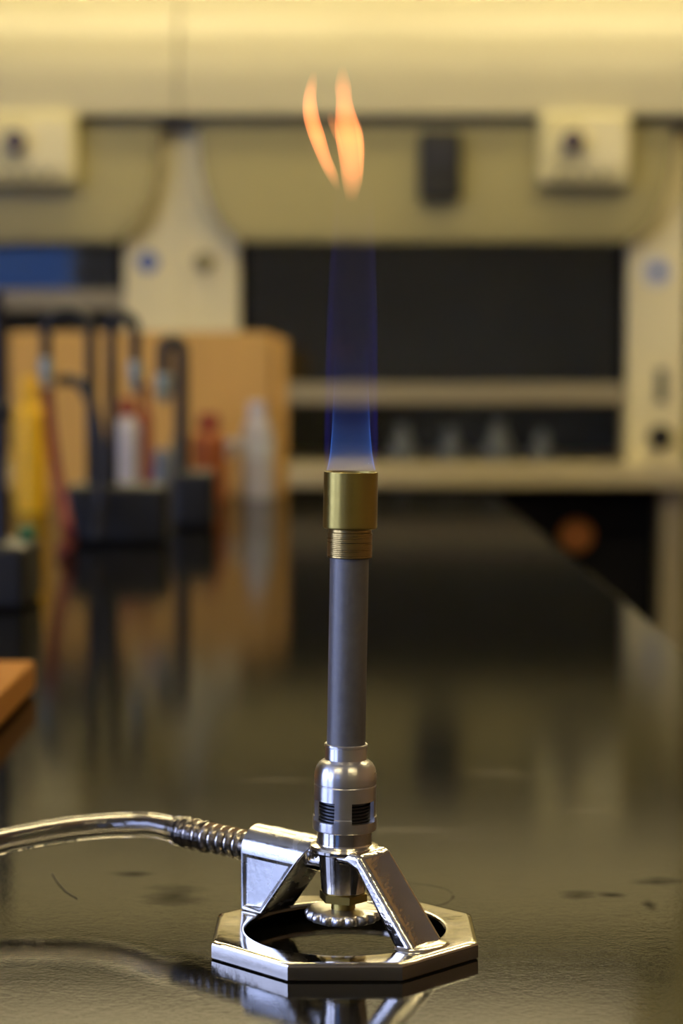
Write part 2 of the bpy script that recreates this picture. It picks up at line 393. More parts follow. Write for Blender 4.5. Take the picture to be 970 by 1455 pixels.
def fume_hood(xc, label, sash_z, ctrl_x, extra):
    t = thing('fume_hood', label, 'fume hood', (xc, HY, 0), 'beige fume hoods along the back wall')
    HW, OW, PY = 0.515, 0.397, 0.045        # half width, half opening, set-back of the posts
    # upper front: upright below, leaning back above
    prof = [(-0.045, 1.624)]
    for k in range(19):
        dz = max(0.0, k / 18 * 0.27 - 0.03); z = 1.66 + k / 18 * 0.27
        prof.append((-0.045 + 2.4 * dz ** 2, z))
    prof += [(0.70, 1.93), (0.70, 1.624)]
    bm = B()
    a = [bm.verts.new((-HW + 0.002, y, z)) for y, z in prof]; b = [bm.verts.new((HW - 0.002, y, z)) for y, z in prof]
    bm.faces.new(a); bm.faces.new(b[::-1])
    for i in range(len(prof)): bm.faces.new((a[i], b[i], b[(i + 1) % len(prof)], a[(i + 1) % len(prof)]))
    obj('upper_panel', bm, M['paint'], t, smooth=30)
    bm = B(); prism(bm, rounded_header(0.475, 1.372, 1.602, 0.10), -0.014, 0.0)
    hp = obj('header_panel', bm, M['paint_shaded'], t)
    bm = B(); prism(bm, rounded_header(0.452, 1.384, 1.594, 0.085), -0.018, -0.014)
    obj('header_face', bm, M['paint_shaded'], hp)
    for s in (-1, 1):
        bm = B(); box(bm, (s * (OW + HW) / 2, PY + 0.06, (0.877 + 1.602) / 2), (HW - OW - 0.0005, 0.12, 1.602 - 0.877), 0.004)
        obj('post', bm, M['paint_lit'], t)
    bm = B(); box(bm, (0, 0.405, 1.984), (2 * HW, 0.59, 0.106)); obj('added_dark_rail', bm, M['darkcab'], t, smooth=0)  # unseen rail added for a dark reflection band and to block rear lamps
    bm = B(); box(bm, (0, 0.05, 1.613), (2 * HW - 0.004, 0.10, 0.022)); obj('shade_strip', bm, M['liner'], t, smooth=0)  # dark strip in the gap, standing for the overhang's shadow
    # inside: liner walls
    bm = B()
    box(bm, (0, 0.69, 1.27), (2 * HW - 0.01, 0.02, 0.70)); box(bm, (-HW + 0.02, 0.41, 1.27), (0.02, 0.55, 0.70)); box(bm, (HW - 0.02, 0.41, 1.27), (0.02, 0.55, 0.70))
    obj('liner', bm, M['liner'], t, smooth=0)
    bm = B(); box(bm, (0, 0.345, 0.90), (2 * HW, 0.75, 0.046), 0.008); obj('counter', bm, M['counter'], t)
    # sash: glass in a frame, its grip bar at the bottom
    sh = bpy.data.objects.new('sash', None); COL.objects.link(sh); sh.parent = t; sh.location = (0, PY + 0.045, 0)
    zt = 1.40
    for s in (-1, 1):
        bm = B(); box(bm, (s * (OW - 0.008), 0, (sash_z + zt) / 2), (0.015, 0.02, zt - sash_z)); obj('stile', bm, M['darkcab'], sh, smooth=0)
    bm = B(); box(bm, (0, 0, (sash_z + 0.04 + zt) / 2), (2 * OW - 0.02, 0.006, zt - sash_z - 0.04)); obj('glass_pane', bm, M['pane'], sh, smooth=0)
    bm = B(); box(bm, (0, -0.012, sash_z + 0.021), (2 * OW - 0.004, 0.04, 0.042), 0.006); obj('grip_bar', bm, M['bar'], sh)
    # cabinet below
    bm = B(); box(bm, (-0.02, 0.40, 0.44), (2 * HW - 0.06, 0.60, 0.874)); obj('base_cabinet', bm, M['darkcab'], t, smooth=0)
    bm = B(); box(bm, (HW - 0.026, 0.36, 0.44), (0.045, 0.68, 0.874)); obj('cabinet_side', bm, M['cabside'], t, smooth=0)
    # control box under the overhang
    cx = ctrl_x
    bm = B(); box(bm, (cx, -0.045, 1.553), (0.182, 0.055, 0.142), 0.012, seg=3)
    c = tag(obj('control_box', bm, M['box'], t), 'cream control box with a round dark knob')
    bm = B(); box(bm, (cx + 0.037, -0.0735, 1.562), (0.085, 0.004, 0.094), 0.0015); obj('label_plate', bm, M['boxlight'], c)
    bm = B(); tube(bm, [(cx - 0.028, -0.072, 1.565), (cx - 0.028, -0.085, 1.565)], 0.030, 24); obj('dial', bm, M['boxlight'], c)
    bm = B(); tube(bm, [(cx - 0.028, -0.085, 1.565), (cx - 0.028, -0.11, 1.565)], [0.022, 0.019], 24); obj('knob', bm, M['purple'], c)
    bm = B()
    for k in range(4): box(bm, (cx - 0.055 + k * 0.03, -0.0735, 1.500), (0.014, 0.004, 0.009))
    obj('button_row', bm, M['black'], c, smooth=0)
    # service fittings on the posts
    def disc(name, x, z, r, m, d=0.004, seg=24, y=PY):
        bm = B(); tube(bm, [(x, y, z), (x, y - d, z)], r, seg); return obj(name, bm, m, t)
    if extra == 'middle':
        bm = B(); box(bm, (0.196 - xc, -0.038, 1.521), (0.084, 0.040, 0.135), 0.008)
        d = tag(obj('display_unit', bm, M['black'], t), 'small black box on the header panel')
        bm = B(); box(bm, (0.196 - xc, -0.0595, 1.54), (0.060, 0.003, 0.05)); obj('screen', bm, M['navy'], d)
        disc('round_sticker', 0.455, 1.315, 0.032, M['white_sticker']); disc('sticker_dot', 0.457, 1.316, 0.016, M['blue_sticker'], 0.006)
        bm = B(); box(bm, (0.466, PY - 0.003, 1.083), (0.022, 0.008, 0.07), 0.003); obj('wall_switch', bm, M['liner'], t)
        bm = B(); tube(bm, [(0.461, PY, 0.978), (0.461, PY - 0.02, 0.978), (0.461, PY - 0.03, 0.978), (0.461, PY - 0.05, 0.978)], [0.012, 0.012, 0.026, 0.022], 20); obj('valve_knob', bm, M['black'], t)
        bm = B(); tube(bm, [(-0.470, PY, 1.335), (-0.470, PY - 0.02, 1.335)], [0.02, 0.017], 20); obj('small_knob', bm, M['olive'], t)
        bm = B(); tube(bm, [(0.487 - xc, 0.105, 0.772), (0.487 - xc, 0.075, 0.772), (0.487 - xc, 0.06, 0.772)], [0.020, 0.036, 0.030], 24)
        tag(obj('cabinet_knob', bm, M['orange'], t), 'round orange knob on the black cabinet')
    else:
        disc('round_sticker', 0.446, 1.335, 0.022, M['blue_sticker'])
    return t
fume_hood(0.189, 'beige fume hood behind the burner, closed low, with a black box on its header', 1.045, 0.2945, 'middle')
fume_hood(0.189 - 1.03, 'beige fume hood at the left edge with its glass sash raised', 1.237, 0.226, 'left')

# small flasks standing in the middle hood
names = ('first', 'second', 'third', 'last')
for k, px in enumerate((572, 640, 708, 770)):
    p = lay(px, 645, HY + 0.30); s = (1.0, 0.9, 1.1, 0.85)[k]
    t = thing('conical_flask', 'pale conical flask standing on the hood counter, %s from the left' % names[k], 'flask', (p.x, HY + 0.30, 0.923), 'flasks in the hood')
    bm = B(); lathe(bm, [(0, 0), (0.034 * s, 0), (0.036 * s, 0.006), (0.014 * s, 0.055 * s), (0.012 * s, 0.075 * s), (0.015 * s, 0.078 * s), (0, 0.078 * s)], 24)
    obj('body', bm, M['frost'], t)
    bm = B(); lathe(bm, [(0, 0.0785 * s), (0.010 * s, 0.0785 * s), (0.013 * s, 0.092 * s), (0, 0.092 * s)], 16)
    obj('stopper', bm, M['black'], t)

# ------------------------------------------------------------------ bench
bench = thing('lab_bench', 'long lab bench with a glossy black worktop under the burner', 'bench', (0, 0, 0))
bm = B(); box(bm, (-0.66, 1.80, T - 0.016), (1.80, 3.0, 0.032), 0.003)
wt = obj('worktop', bm, M['worktop'], bench)
bm = B(); box(bm, (-0.68, 1.80, 0.494), (1.70, 2.9, 0.788)); obj('cabinet', bm, M['cabinet'], bench, smooth=0)
bm = B(); box(bm, (-0.68, 1.80, 0.05), (1.62, 2.8, 0.1)); obj('plinth', bm, M['black'], bench, smooth=0)

# ------------------------------------------------------------------ the burner
mm = 0.001
BX, BY = 0.0011, 0.692
burner = thing('bunsen_burner', 'lit gas burner with grey steel barrel and brass cap on octagonal nickel base', 'burner', (BX, BY, T))
AZ = radians(43)
U = Vector((cos(AZ), -sin(AZ), 0))       # right leg's direction, towards the front right
NR = Vector((-sin(AZ), -cos(AZ), 0))     # the side that faces the front left
lean = Matrix.Translation((-0.0004, 0, 0.020)) @ Matrix.Rotation(radians(1.0), 4, 'Y') @ Matrix.Translation((0, 0, -0.020))
def stack(name, bm, mat, parent=burner, smooth=35):
    bmesh.ops.transform(bm, matrix=lean, verts=bm.verts); return obj(name, bm, mat, parent, smooth)
def P_(r, z): return (r * mm, z * mm)
def lz(prof, seg=72, close=False):
    bm = B(); lathe(bm, [P_(r, z) for r, z in prof], seg, close); return bm

# base: octagonal ring with chamfered rim and rounded hole
def octagon_base():
    bm = B(); n = 64; Wf = 44.0
    def octo(a, apo):
        k = round(a / (pi / 4)) * (pi / 4); return apo / cos(a - k)
    offs = pi / 8
    # rings: (kind, apothem or radius, z)
    spec = [('o', Wf - 0.5, 0.0), ('o', Wf, 0.6), ('o', Wf, 4.7), ('o', Wf - 0.35, 5.4), ('o', Wf - 1.1, 5.85), ('o', Wf - 2.2, 6.0),
            ('c', 35.2, 6.0), ('c', 34.3, 5.8), ('c', 33.8, 5.2), ('c', 33.8, 4.2), ('c', 34.2, 3.8), ('c', 40.6, 3.4), ('o', 42.6, 0.0)]     # hollow underneath
    rings = []
    for kind, r, z in spec:
        ring = []
        for i in range(n):
            a = 2 * pi * i / n
            rr = octo(a, r) if kind == 'o' else r
            ring.append(bm.verts.new((rr * cos(a) * mm, rr * sin(a) * mm, z * mm)))
        rings.append(ring)
    for a, b in zip(rings, rings[1:] + rings[:1]):
        for i in range(n): bm.faces.new((a[i], a[(i + 1) % n], b[(i + 1) % n], b[i]))
    return bm
obj('base_plate', octagon_base(), M['base'], burner, smooth=30)

# left leg: arch section cut by a slope, with sunk side panels and the gas inlet at its top
WID = 16.5; RT = WID / 2; ZA = 27.0
def leg_point(s, n, z): return (U * s + NR * n) * mm + Vector((0, 0, z * mm))
def left_leg():
    bm = B()
    sec = [(-RT, 6.0), (-RT, ZA)] + [(-RT * cos(a), ZA + RT * sin(a)) for a in [pi * k / 16 for k in range(1, 16)]] + [(RT, ZA), (RT, 6.0)]
    def s_in(z): return -(32.0 - (z - 6.0) * 23.0 / 28.0)
    o_ = [bm.verts.new(leg_point(-42.0, n, z)) for n, z in sec]
    i_ = [bm.verts.new(leg_point(s_in(z), n, z)) for n, z in sec]
    m = len(sec); side = []
    bm.faces.new(o_); bm.faces.new(i_[::-1])
    for k in range(m):
        f = bm.faces.new((o_[k], i_[k], i_[(k + 1) % m], o_[(k + 1) % m]))
        if k in (0, m - 2): side.append(f)
    bmesh.ops.recalc_face_normals(bm, faces=bm.faces)
    r = bmesh.ops.inset_region(bm, faces=side, thickness=1.3 * mm, depth=0.0, use_even_offset=True)
    r = bmesh.ops.inset_region(bm, faces=side, thickness=0.5 * mm, depth=-1.0 * mm, use_even_offset=True)
    return bm
lo = obj('leg', left_leg(), M['nickel_dull'], burner, smooth=40, wn=False)
bv = lo.modifiers.new('rounding', 'BEVEL'); bv.width = 0.5 * mm; bv.segments = 2; bv.limit_method = 'ANGLE'; bv.angle_limit = radians(50); flat_normals(lo)
tag(lo, 'left leg that carries the gas inlet')
bm = B()
tube(bm, [leg_point(s, 0, ZA + 0.6) for s in (-30, -4)], 4.2 * mm, 32); obj('gas_passage', bm, M['nickel_cast'], burner)
# inlet barb
bm = B()
prof = [(-41, 5.3), (-46.8, 5.2), (-47.6, 4.6)]
s = -48.6
for k in range(8):
    prof += [(s, 4.4), (s - 0.5, 5.45), (s - 1.4, 5.5), (s - 3.9, 4.45)]; s -= 4.2
prof += [(s - 0.2, 3.6)]
tube(bm, [leg_point(a, 0, ZA - 0.6) for a, r in prof], [r * mm for a, r in prof], 40)
obj('inlet_barb', bm, M['nickel'], burner, smooth=50)

# right leg: bar swept from hub to foot
def right_leg():
    bm = B()
    pts = [(2.0, 34.2), (13.2, 34.2), (38.6, 5.2), (29.6, 5.2), (12.2, 28.0), (8.4, 29.4), (2.0, 29.4)]
    a = [bm.verts.new(leg_point(s, -RT, z)) for s, z in pts]; b = [bm.verts.new(leg_point(s, RT, z)) for s, z in pts]
    bm.faces.new(a); bm.faces.new(b[::-1]); n = len(pts)
    for i in range(n): bm.faces.new((a[i], b[i], b[(i + 1) % n], a[(i + 1) % n]))
    bmesh.ops.recalc_face_normals(bm, faces=bm.faces)
    # a shallow trough along the outer slope
    outer = [f for f in bm.faces if len(f.verts) == 4 and f.normal.dot(U) > 0.55 and f.normal.z > 0.2 and f.calc_area() > 2e-4]
    if outer:
        bmesh.ops.inset_region(bm, faces=outer, thickness=2.6 * mm, depth=0.0, use_even_offset=True)
        bmesh.ops.inset_region(bm, faces=outer, thickness=2.4 * mm, depth=-0.9 * mm, use_even_offset=True)
    return bm
lo = obj('leg', right_leg(), M['nickel_cast'], burner, smooth=40, wn=False)
bv = lo.modifiers.new('rounding', 'BEVEL'); bv.width = 2.0 * mm; bv.segments = 5; bv.limit_method = 'ANGLE'; bv.angle_limit = radians(30); flat_normals(lo)
# fillet where the leg meets the base
bm = B(); bmesh.ops.create_uvsphere(bm, u_segments=40, v_segments=16, radius=1.0)
for v in bm.verts:      # a squarish, flattened pad
    for ax, r in ((0, 6.6), (1, 10.2), (2, 1.5)):
        c = v.co[ax]; v.co[ax] = math.copysign(abs(c) ** (0.7 if ax < 2 else 1.0), c) * r * mm
bmesh.ops.rotate(bm, cent=(0, 0, 0), matrix=Matrix.Rotation(-AZ, 3, 'Z'), verts=bm.verts)
bmesh.ops.translate(bm, vec=leg_point(34.4, 0, 6.0), verts=bm.verts); obj('foot', bm, M['nickel'], burner)

# hub and valve
stack('hub', lz([(0, 17.6), (6.6, 17.6), (7.45, 18.6), (8.65, 31.6), (9.4, 32.0), (11.2, 32.1), (11.85, 32.7), (11.9, 33.6), (11.4, 34.4), (10.4, 34.75), (9.5, 34.9), (9.3, 35.4), (9.3, 40.6), (0, 40.6)], 96), M['nickel'])
bm = B()
hexp = [(8.3 * mm * cos(pi / 6 + k * pi / 3 + 0.25), 8.3 * mm * sin(pi / 6 + k * pi / 3 + 0.25)) for k in range(6)]
prism(bm, hexp, 15.4 * mm, 18.0 * mm, 'z')
stack('lock_nut', bm, M['brass'], smooth=20)
stack('valve_stem', lz([(0, 9.0), (4.1, 9.0), (4.1, 15.6), (0, 15.6)], 40), M['brass'])
def knurled_wheel():
    bm = B(); n = 204; lobes = 17
    spec = [(0.90, 8.9), (0.965, 9.3), (1.0, 10.1), (1.0, 11.2), (0.965, 12.1), (0.90, 12.5)]
    rings = []
    for k, z in spec:
        ring = []
        for i in range(n):
            a = 2 * pi * i / n
            r = (11.6 + 1.55 * abs(sin(lobes * a / 2 + 0.4)) ** 0.7)
            r = 10.9 + (r - 10.9) * (k - 0.88) / 0.12 if k < 1 else r
            ring.append(bm.verts.new((r * cos(a) * mm, r * sin(a) * mm, z * mm)))
        rings.append(ring)
    for a, b in zip(rings, rings[1:]):
        for i in range(n): bm.faces.new((a[i], a[(i + 1) % n], b[(i + 1) % n], b[i]))
    for ring, z, zz in ((rings[0], 8.9, 8.9), (rings[-1], 12.5, 12.5)):
        inner = [bm.verts.new((5.4 * cos(2 * pi * i / n) * mm, 5.4 * sin(2 * pi * i / n) * mm, zz * mm)) for i in range(n)]
        for i in range(n):
            bm.faces.new((ring[i], ring[(i + 1) % n], inner[(i + 1) % n], inner[i]))
        bm.faces.new(inner)
    bmesh.ops.recalc_face_normals(bm, faces=bm.faces)
    return bm
stack('adjusting_wheel', knurled_wheel(), M['alu'], smooth=50)

# air collar with four windows over a threaded core
def air_collar():
    bm = B(); seg = 144
    outer = [(9.6, 39.7), (10.55, 39.75), (10.75, 40.1), (10.8, 44.0), (10.75, 44.5), (10.45, 44.7), (10.45, 50.1), (10.5, 54.9), (10.32, 55.15), (10.32, 55.35), (10.5, 55.6),
             (10.55, 57.6), (10.4, 59.3), (9.9, 60.9), (9.1, 62.2), (8.1, 63.0), (7.35, 63.3), (7.05, 63.6), (7.0, 67.6), (7.3, 67.9), (7.32, 68.6), (7.05, 68.85), (6.6, 68.8)]
    # rows for the windows
    outer = [p for p in outer if p[1] < 43.0] + [(10.78, 43.1), (10.8, 44.0), (10.75, 44.5), (10.45, 44.7), (10.45, 50.1)] + [p for p in outer if p[1] > 50.2]
    inner = [(6.6, 63.0), (8.2, 61.0), (9.2, 57.5), (9.2, 50.1), (9.2, 44.7), (9.2, 44.5), (9.2, 44.0), (9.2, 43.1), (9.2, 39.7)]
    prof = outer + inner
    ob, ot = outer.index((10.78, 43.1)), outer.index((10.45, 50.1))
    ib, it = len(outer) + inner.index((9.2, 43.1)), len(outer) + inner.index((9.2, 50.1))
    R = [[bm.verts.new((r * cos(2 * pi * i / seg) * mm, r * sin(2 * pi * i / seg) * mm, z * mm)) for i in range(seg)] for r, z in prof]
    def win(i):     # segment i is open?  camera side is -y (270 degrees)
        a = (360 * (i + 0.5) / seg - 270 + 180) % 360 - 180
        for c in (-47, 40, 133, -137):
            if abs((a - c + 180) % 360 - 180) < 27: return True
        return False
    n = len(prof)
    for k in range(n):
        kk = (k + 1) % n
        for i in range(seg):
            j = (i + 1) % seg
            if win(i) and (ob <= k < ot or it <= k < ib): continue
            bm.faces.new((R[k][i], R[k][j], R[kk][j], R[kk][i]))
    # window reveals: outer row k pairs with the inner row of the same height
    pair = {}
    for k in range(ob, ot + 1):
        z = prof[k][1]; pair[k] = min(range(it, ib + 1), key=lambda q: abs(prof[q][1] - z))
    for i in range(seg):
        j = (i + 1) % seg
        if win(i):
            bm.faces.new((R[ob][i], R[ob][j], R[ib][j], R[ib][i])); bm.faces.new((R[ot][i], R[ot][j], R[it][j], R[it][i]))
        for (p, e) in ((i - 1, i), (i, j)):
            pass
    for i in range(seg):
        if win(i) != win((i - 1) % seg):
            for k in range(ob, ot):
                try: bm.faces.new((R[k][i], R[k + 1][i], R[pair[k + 1]][i], R[pair[k]][i]))
                except ValueError: pass
    return bm
stack('air_collar', air_collar(), M['alu'], smooth=32)
core = [(0, 40.65), (8.2, 40.65)]
z = 41.2
while z < 53.0:
    core += [(8.75, z), (8.75, z + 0.35), (8.1, z + 0.75), (8.1, z + 0.9)]; z += 1.15
core += [(8.1, 56.0), (0, 56.0)]
tag(stack('threaded_core', lz(core, 72), M['thread'], smooth=25), 'dark screw thread seen through the collar windows')
stack('barrel', lz([(0, 57.0), (6.5, 57.0), (6.5, 134.0), (5.6, 134.0), (5.6, 100.0), (0, 100.0)], 96), M['steel'])
bs = [(6.55, 131.6), (7.4, 131.65), (7.55, 131.9)]
z = 132.2
while z < 139.6:
    bs += [(7.55, z), (7.50, z + 0.12), (7.50, z + 0.22), (7.55, z + 0.34)]; z += 0.62
bs += [(7.5, 140.0), (7.3, 140.3), (7.2, 141.4)]
cap = stack('barrel_cap', lz([(7.1, 141.3), (8.6, 141.35), (8.95, 141.6), (9.08, 142.0), (9.08, 160.0), (8.9, 160.3), (8.6, 160.35), (8.45, 160.2), (8.35, 159.4), (8.35, 143.0), (7.1, 143.0)], 96, True), M['brass'])
tag(cap, 'brass flame cap')
stack('cap_sleeve', lz(bs + [(6.55, 141.4)], 96, True), M['brass_worn'], cap, smooth=25)

# ------------------------------------------------------------------ clear gas hose
hp = [leg_point(-67.2, 0, ZA - 0.6), leg_point(-72, 0, ZA - 0.6), leg_point(-77, 0, ZA - 0.6), leg_point(-82, 0, ZA - 0.7)]
base = Vector((BX, BY, T))
hpw = [base + p for p in hp]
for (px, py, Y) in ((222, 1172.5, 0.755), (190, 1171.5, 0.762), (150, 1173, 0.766), (100, 1178, 0.766), (50, 1186, 0.762), (0, 1196.5, 0.756), (-60, 1213, 0.745), (-130, 1236, 0.732), (-220, 1258, 0.722)):
    hpw.append(lay(px, py, Y))
e = hpw[-1]
hpw += [Vector((e.x - 0.06, e.y - 0.01, T + 0.0052)), Vector((e.x - 0.20, e.y + 0.03, T + 0.0050)), Vector((e.x - 0.42, e.y + 0.20, T + 0.0050))]
path = catmull(hpw, 12)
rad = []
for i, p in enumerate(path):
    d = (p - path[0]).length * 1000
    r = 4.72
    if d < 19:
        f = min(1, (19 - d) / 4)
        r = 4.72 + f * (0.85 + 0.30 * cos(2 * pi * (d - 1.0) / 5.2))
    rad.append(r * mm)
bm = B(); tube(bm, path, rad, 36, inner=0.62)
hose = tag(obj('gas_hose', bm, M['hose'], smooth=60), 'clear plastic gas tube curving left from the burner inlet', 'tube')
# faint black print along its lower front
bm = B()
random.seed(3)
i0 = min(range(len(path)), key=lambda i: (path[i] - lay(106, 1178, 0.766)).length)
i1 = min(range(len(path)), key=lambda i: (path[i] - lay(-4, 1198, 0.756)).length)
seglen = [0.0]
for i in range(i0, i1): seglen.append(seglen[-1] + (path[i + 1] - path[i]).length)
def along(d):
    for k in range(len(seglen) - 1):
        if seglen[k + 1] >= d:
            f = (d - seglen[k]) / (seglen[k + 1] - seglen[k]); return path[i0 + k].lerp(path[i0 + k + 1], f), (path[i0 + k + 1] - path[i0 + k]).normalized()
    return path[i1], (path[i1] - path[i1 - 1]).normalized()
d = 0.0
side = radians(50)
while d < seglen[-1] - 0.002:
    if not (0.0125 < d < 0.0150 or 0.0205 < d < 0.0225):
        c, tdir = along(d)
        out = (Vector((0, -cos(side), -sin(side)))); out = (out - tdir * out.dot(tdir)).normalized()
        upv = tdir.cross(out)
        # strokes of one blurred character: two uprights and a bar or two
        bars = [(-0.40, 0, 0.26, 1.2)] + random.choice(([(0.40, 0, 0.26, 1.2)], [(0.40, 0.5, 0.26, 0.7)])) + [(0, v, 0.5, 0.24) for v in random.sample((-0.83, 0.0, 0.83), random.choice((1, 2)))]
        for a0, b0, ha, hb_ in bars:
            q = c + out * (4.70 * mm) + tdir * a0 * mm + upv * b0 * mm
            vs_ = [bm.verts.new(q + tdir * a * ha * mm + upv * b_ * hb_ * mm + out * o_ * 0.14 * mm) for o_ in (0, 1) for a, b_ in ((-1, -1), (1, -1), (1, 1), (-1, 1))]
            bm.faces.new(vs_[4:]); bm.faces.new(vs_[:4][::-1])
            for k in range(4): bm.faces.new((vs_[k], vs_[(k + 1) % 4], vs_[4 + (k + 1) % 4], vs_[4 + k]))
    d += 1.65 * mm
pr = tag(obj('printed_marking', bm, M['ink'], hose, smooth=0), 'illegible black print along the tube')

# a short dark hair on the worktop behind the hose's shadow
def on_top(px, py): 
    q = on_bench(px, py); return (q.x, q.y, T + 0.00025)
bm = B(); tube(bm, catmull([on_top(74, 1242), on_top(84, 1257), on_top(95, 1268), on_top(110, 1277)], 6), 0.00016, 6)
tag(obj('hair', bm, M['black']), 'short dark hair lying on the worktop under the gas tube', 'hair')

# ------------------------------------------------------------------ flame: glowing gas
def gas(name, col_nodes, dens_nodes):
    """emissive volume; col_nodes/dens_nodes: ramps over height (object z, 0..1 of the part)"""
    m, nt, out = nodes(name)
    N = nt.nodes.new; L = nt.links.new
    tr = N('ShaderNodeBsdfTransparent'); em0 = N('ShaderNodeEmission'); em0.inputs[1].default_value = 0.0
    add = N('ShaderNodeAddShader'); L(tr.outputs[0], add.inputs[0]); L(em0.outputs[0], add.inputs[1]); L(add.outputs[0], out.inputs['Surface'])
    tc = N('ShaderNodeTexCoord'); sp = N('ShaderNodeSeparateXYZ'); L(tc.outputs['Generated'], sp.inputs[0])
    def ramp(stops):
        r = N('ShaderNodeValToRGB'); e = r.color_ramp.elements
        while len(e) < len(stops): e.new(0.5)
        for q, (p, c) in zip(e, stops):
            q.position = p; q.color = (*c, 1) if isinstance(c, tuple) else (c, c, c, 1)
        L(sp.outputs['Z'], r.inputs[0]); return r
    c = ramp(col_nodes); dn = ramp([(p, v / 1.0) for p, v in dens_nodes[1]])
    mul = N('ShaderNodeMath'); mul.operation = 'MULTIPLY'; mul.inputs[1].default_value = dens_nodes[0]; L(dn.outputs[0], mul.inputs[0])
    em = N('ShaderNodeEmission'); L(c.outputs[0], em.inputs[0]); L(mul.outputs[0], em.inputs[1])
    L(em.outputs[0], out.inputs['Volume'])
    return m

flame = thing('flame', 'tall blue gas flame with orange tips above the brass burner cap', 'flame', (BX + 0.0021, BY, T + 0.1605))
def shell(prof_out, prof_in, cx=lambda z: 0.0, seg=64):
    """closed thin wall between two (r, z) profiles, millimetres; cx shifts the axis sideways with height"""
    bm = B()
    def ringset(prof): return [[bm.verts.new(((r * cos(2 * pi * i / seg) + cx(z)) * mm, r * sin(2 * pi * i / seg) * mm, z * mm)) for i in range(seg)] for r, z in prof]
    o, q = ringset(prof_out), ringset(prof_in)
    for a, b in zip(o, o[1:]):
        for i in range(seg): bm.faces.new((a[i], a[(i + 1) % seg], b[(i + 1) % seg], b[i]))
    for a, b in zip(q, q[1:]):
        for i in range(seg): bm.faces.new((a[i], b[i], b[(i + 1) % seg], a[(i + 1) % seg]))
    for i in range(seg):
        j = (i + 1) % seg
        bm.faces.new((o[0][j], o[0][i], q[0][i], q[0][j])); bm.faces.new((o[-1][i], o[-1][j], q[-1][j], q[-1][i]))
    return bm
def interp(tab, z):
    for (z0, r0), (z1, r1) in zip(tab, tab[1:]):
        if z <= z1: return r0 + (r1 - r0) * (z - z0) / (z1 - z0)
    return tab[-1][1]
def flame_shell(tab, z0, z1, th, n, cx=lambda z: 0.0):
    zs = [z0 + (z1 - z0) * k / n for k in range(n + 1)]
    return shell([(interp(tab, z), z) for z in zs], [(interp(tab, z) - th(z), z) for z in zs], cx)
inner_tab = [(0, 8.2), (2, 7.7), (6, 7.0), (14, 6.4), (30, 5.9), (60, 5.4), (90, 5)]
bm = flame_shell(inner_tab, 0.3, 44, lambda z: 0.11 + 0.013 * z, 24)
g = gas('inner_cone_gas', [(0, (0.10, 0.30, 1.0)), (0.5, (0.05, 0.22, 1.0)), (1, (0.05, 0.1, 0.8))], (230.0, [(0, 0.75), (0.06, 1.0), (0.2, 0.55), (0.4, 0.17), (0.65, 0.04), (1, 0.0)]))
tag(obj('inner_cone', bm, g, flame, normals=False, smooth=0), 'bright blue inner cone')
outer_tab = [(0, 8.6), (5, 9.1), (20, 9.0), (50, 8.6), (80, 7.4), (110, 6.2)]
bm = flame_shell(outer_tab, 0.5, 98, lambda z: 1.15 + 0.010 * z, 30, lambda z: 0.00012 * z * z)
g = gas('outer_mantle_gas', [(0, (0.05, 0.035, 1.0)), (0.5, (0.07, 0.06, 1.0)), (0.85, (0.20, 0.14, 0.8)), (1, (0.3, 0.2, 0.6))], (5.4, [(0, 0.8), (0.15, 1.0), (0.45, 0.70), (0.75, 0.45), (1, 0.0)]))
tag(obj('outer_mantle', bm, g, flame, normals=False, smooth=0), 'faint violet outer mantle')
bm = B(); lathe(bm, [(0, 0.1 * mm), (7.2 * mm, 0.1 * mm), (6.5 * mm, 6 * mm), (5.9 * mm, 12 * mm), (5.2 * mm, 24 * mm), (0, 26 * mm)], 48)
g = gas('core_gas', [(0, (0.55, 0.55, 0.75)), (0.4, (0.20, 0.35, 0.8)), (1, (0.05, 0.1, 0.5))], (6.0, [(0, 0.8), (0.25, 0.65), (0.6, 0.15), (1, 0.0)]))
tag(obj('flame_core', bm, g, flame), 'pale haze just above the cap')
def tongue(name, pts, label, power):
    """orange tip: a swept lens of gas; pts = (px, py, half width px) in the burner's plane"""
    bm = B()
    c = [Vector((x, 0, z)) for x, z, r in pts]; seg = 24
    C = catmull(c, 6); R = [v.x for v in catmull([Vector((r, 0, 0)) for x, z, r in pts], 6)]
    rings = []
    for p, r in zip(C, R):
        r = max(r, 0.15)
        rings.append([bm.verts.new(((p.x + r * cos(2 * pi * k / seg)) * mm, (0.8 * r * sin(2 * pi * k / seg)) * mm, p.z * mm)) for k in range(seg)])
    for a, b in zip(rings, rings[1:]):
        for k in range(seg): bm.faces.new((a[k], a[(k + 1) % seg], b[(k + 1) % seg], b[k]))
    bm.faces.new(rings[0][::-1]); bm.faces.new(rings[-1])
    g = gas(name + '_gas', [(0, (1.0, 0.34, 0.14)), (0.5, (1.0, 0.27, 0.07)), (1, (1.0, 0.32, 0.10))], (power, [(0, 0.0), (0.22, 0.55), (0.45, 1.0), (0.7, 0.8), (1, 0.0)]))
    return tag(obj(name, bm, g, flame), label)
def fz(px, py):      # flame-local millimetres of a point in the burner's plane
    p = lay(px, py, BY) - flame.location
    return p.x / mm, p.z / mm
def tpts(lst): return [(*fz(px, py), r / 4.3) for px, py, r in lst]
tongue('left_tip', tpts([(480, 272, 4), (470, 246, 10), (459, 220, 11), (449, 190, 12.5), (442, 165, 12), (440, 140, 10), (443, 118, 8), (446, 100, 4)]), 'left orange tongue', 380.0)
tongue('right_tip', tpts([(499, 288, 8), (500, 258, 15), (499, 228, 18), (496, 195, 20), (492, 170, 17), (489, 145, 12.5), (487, 120, 12), (486, 92, 5)]), 'right orange tongue', 260.0)
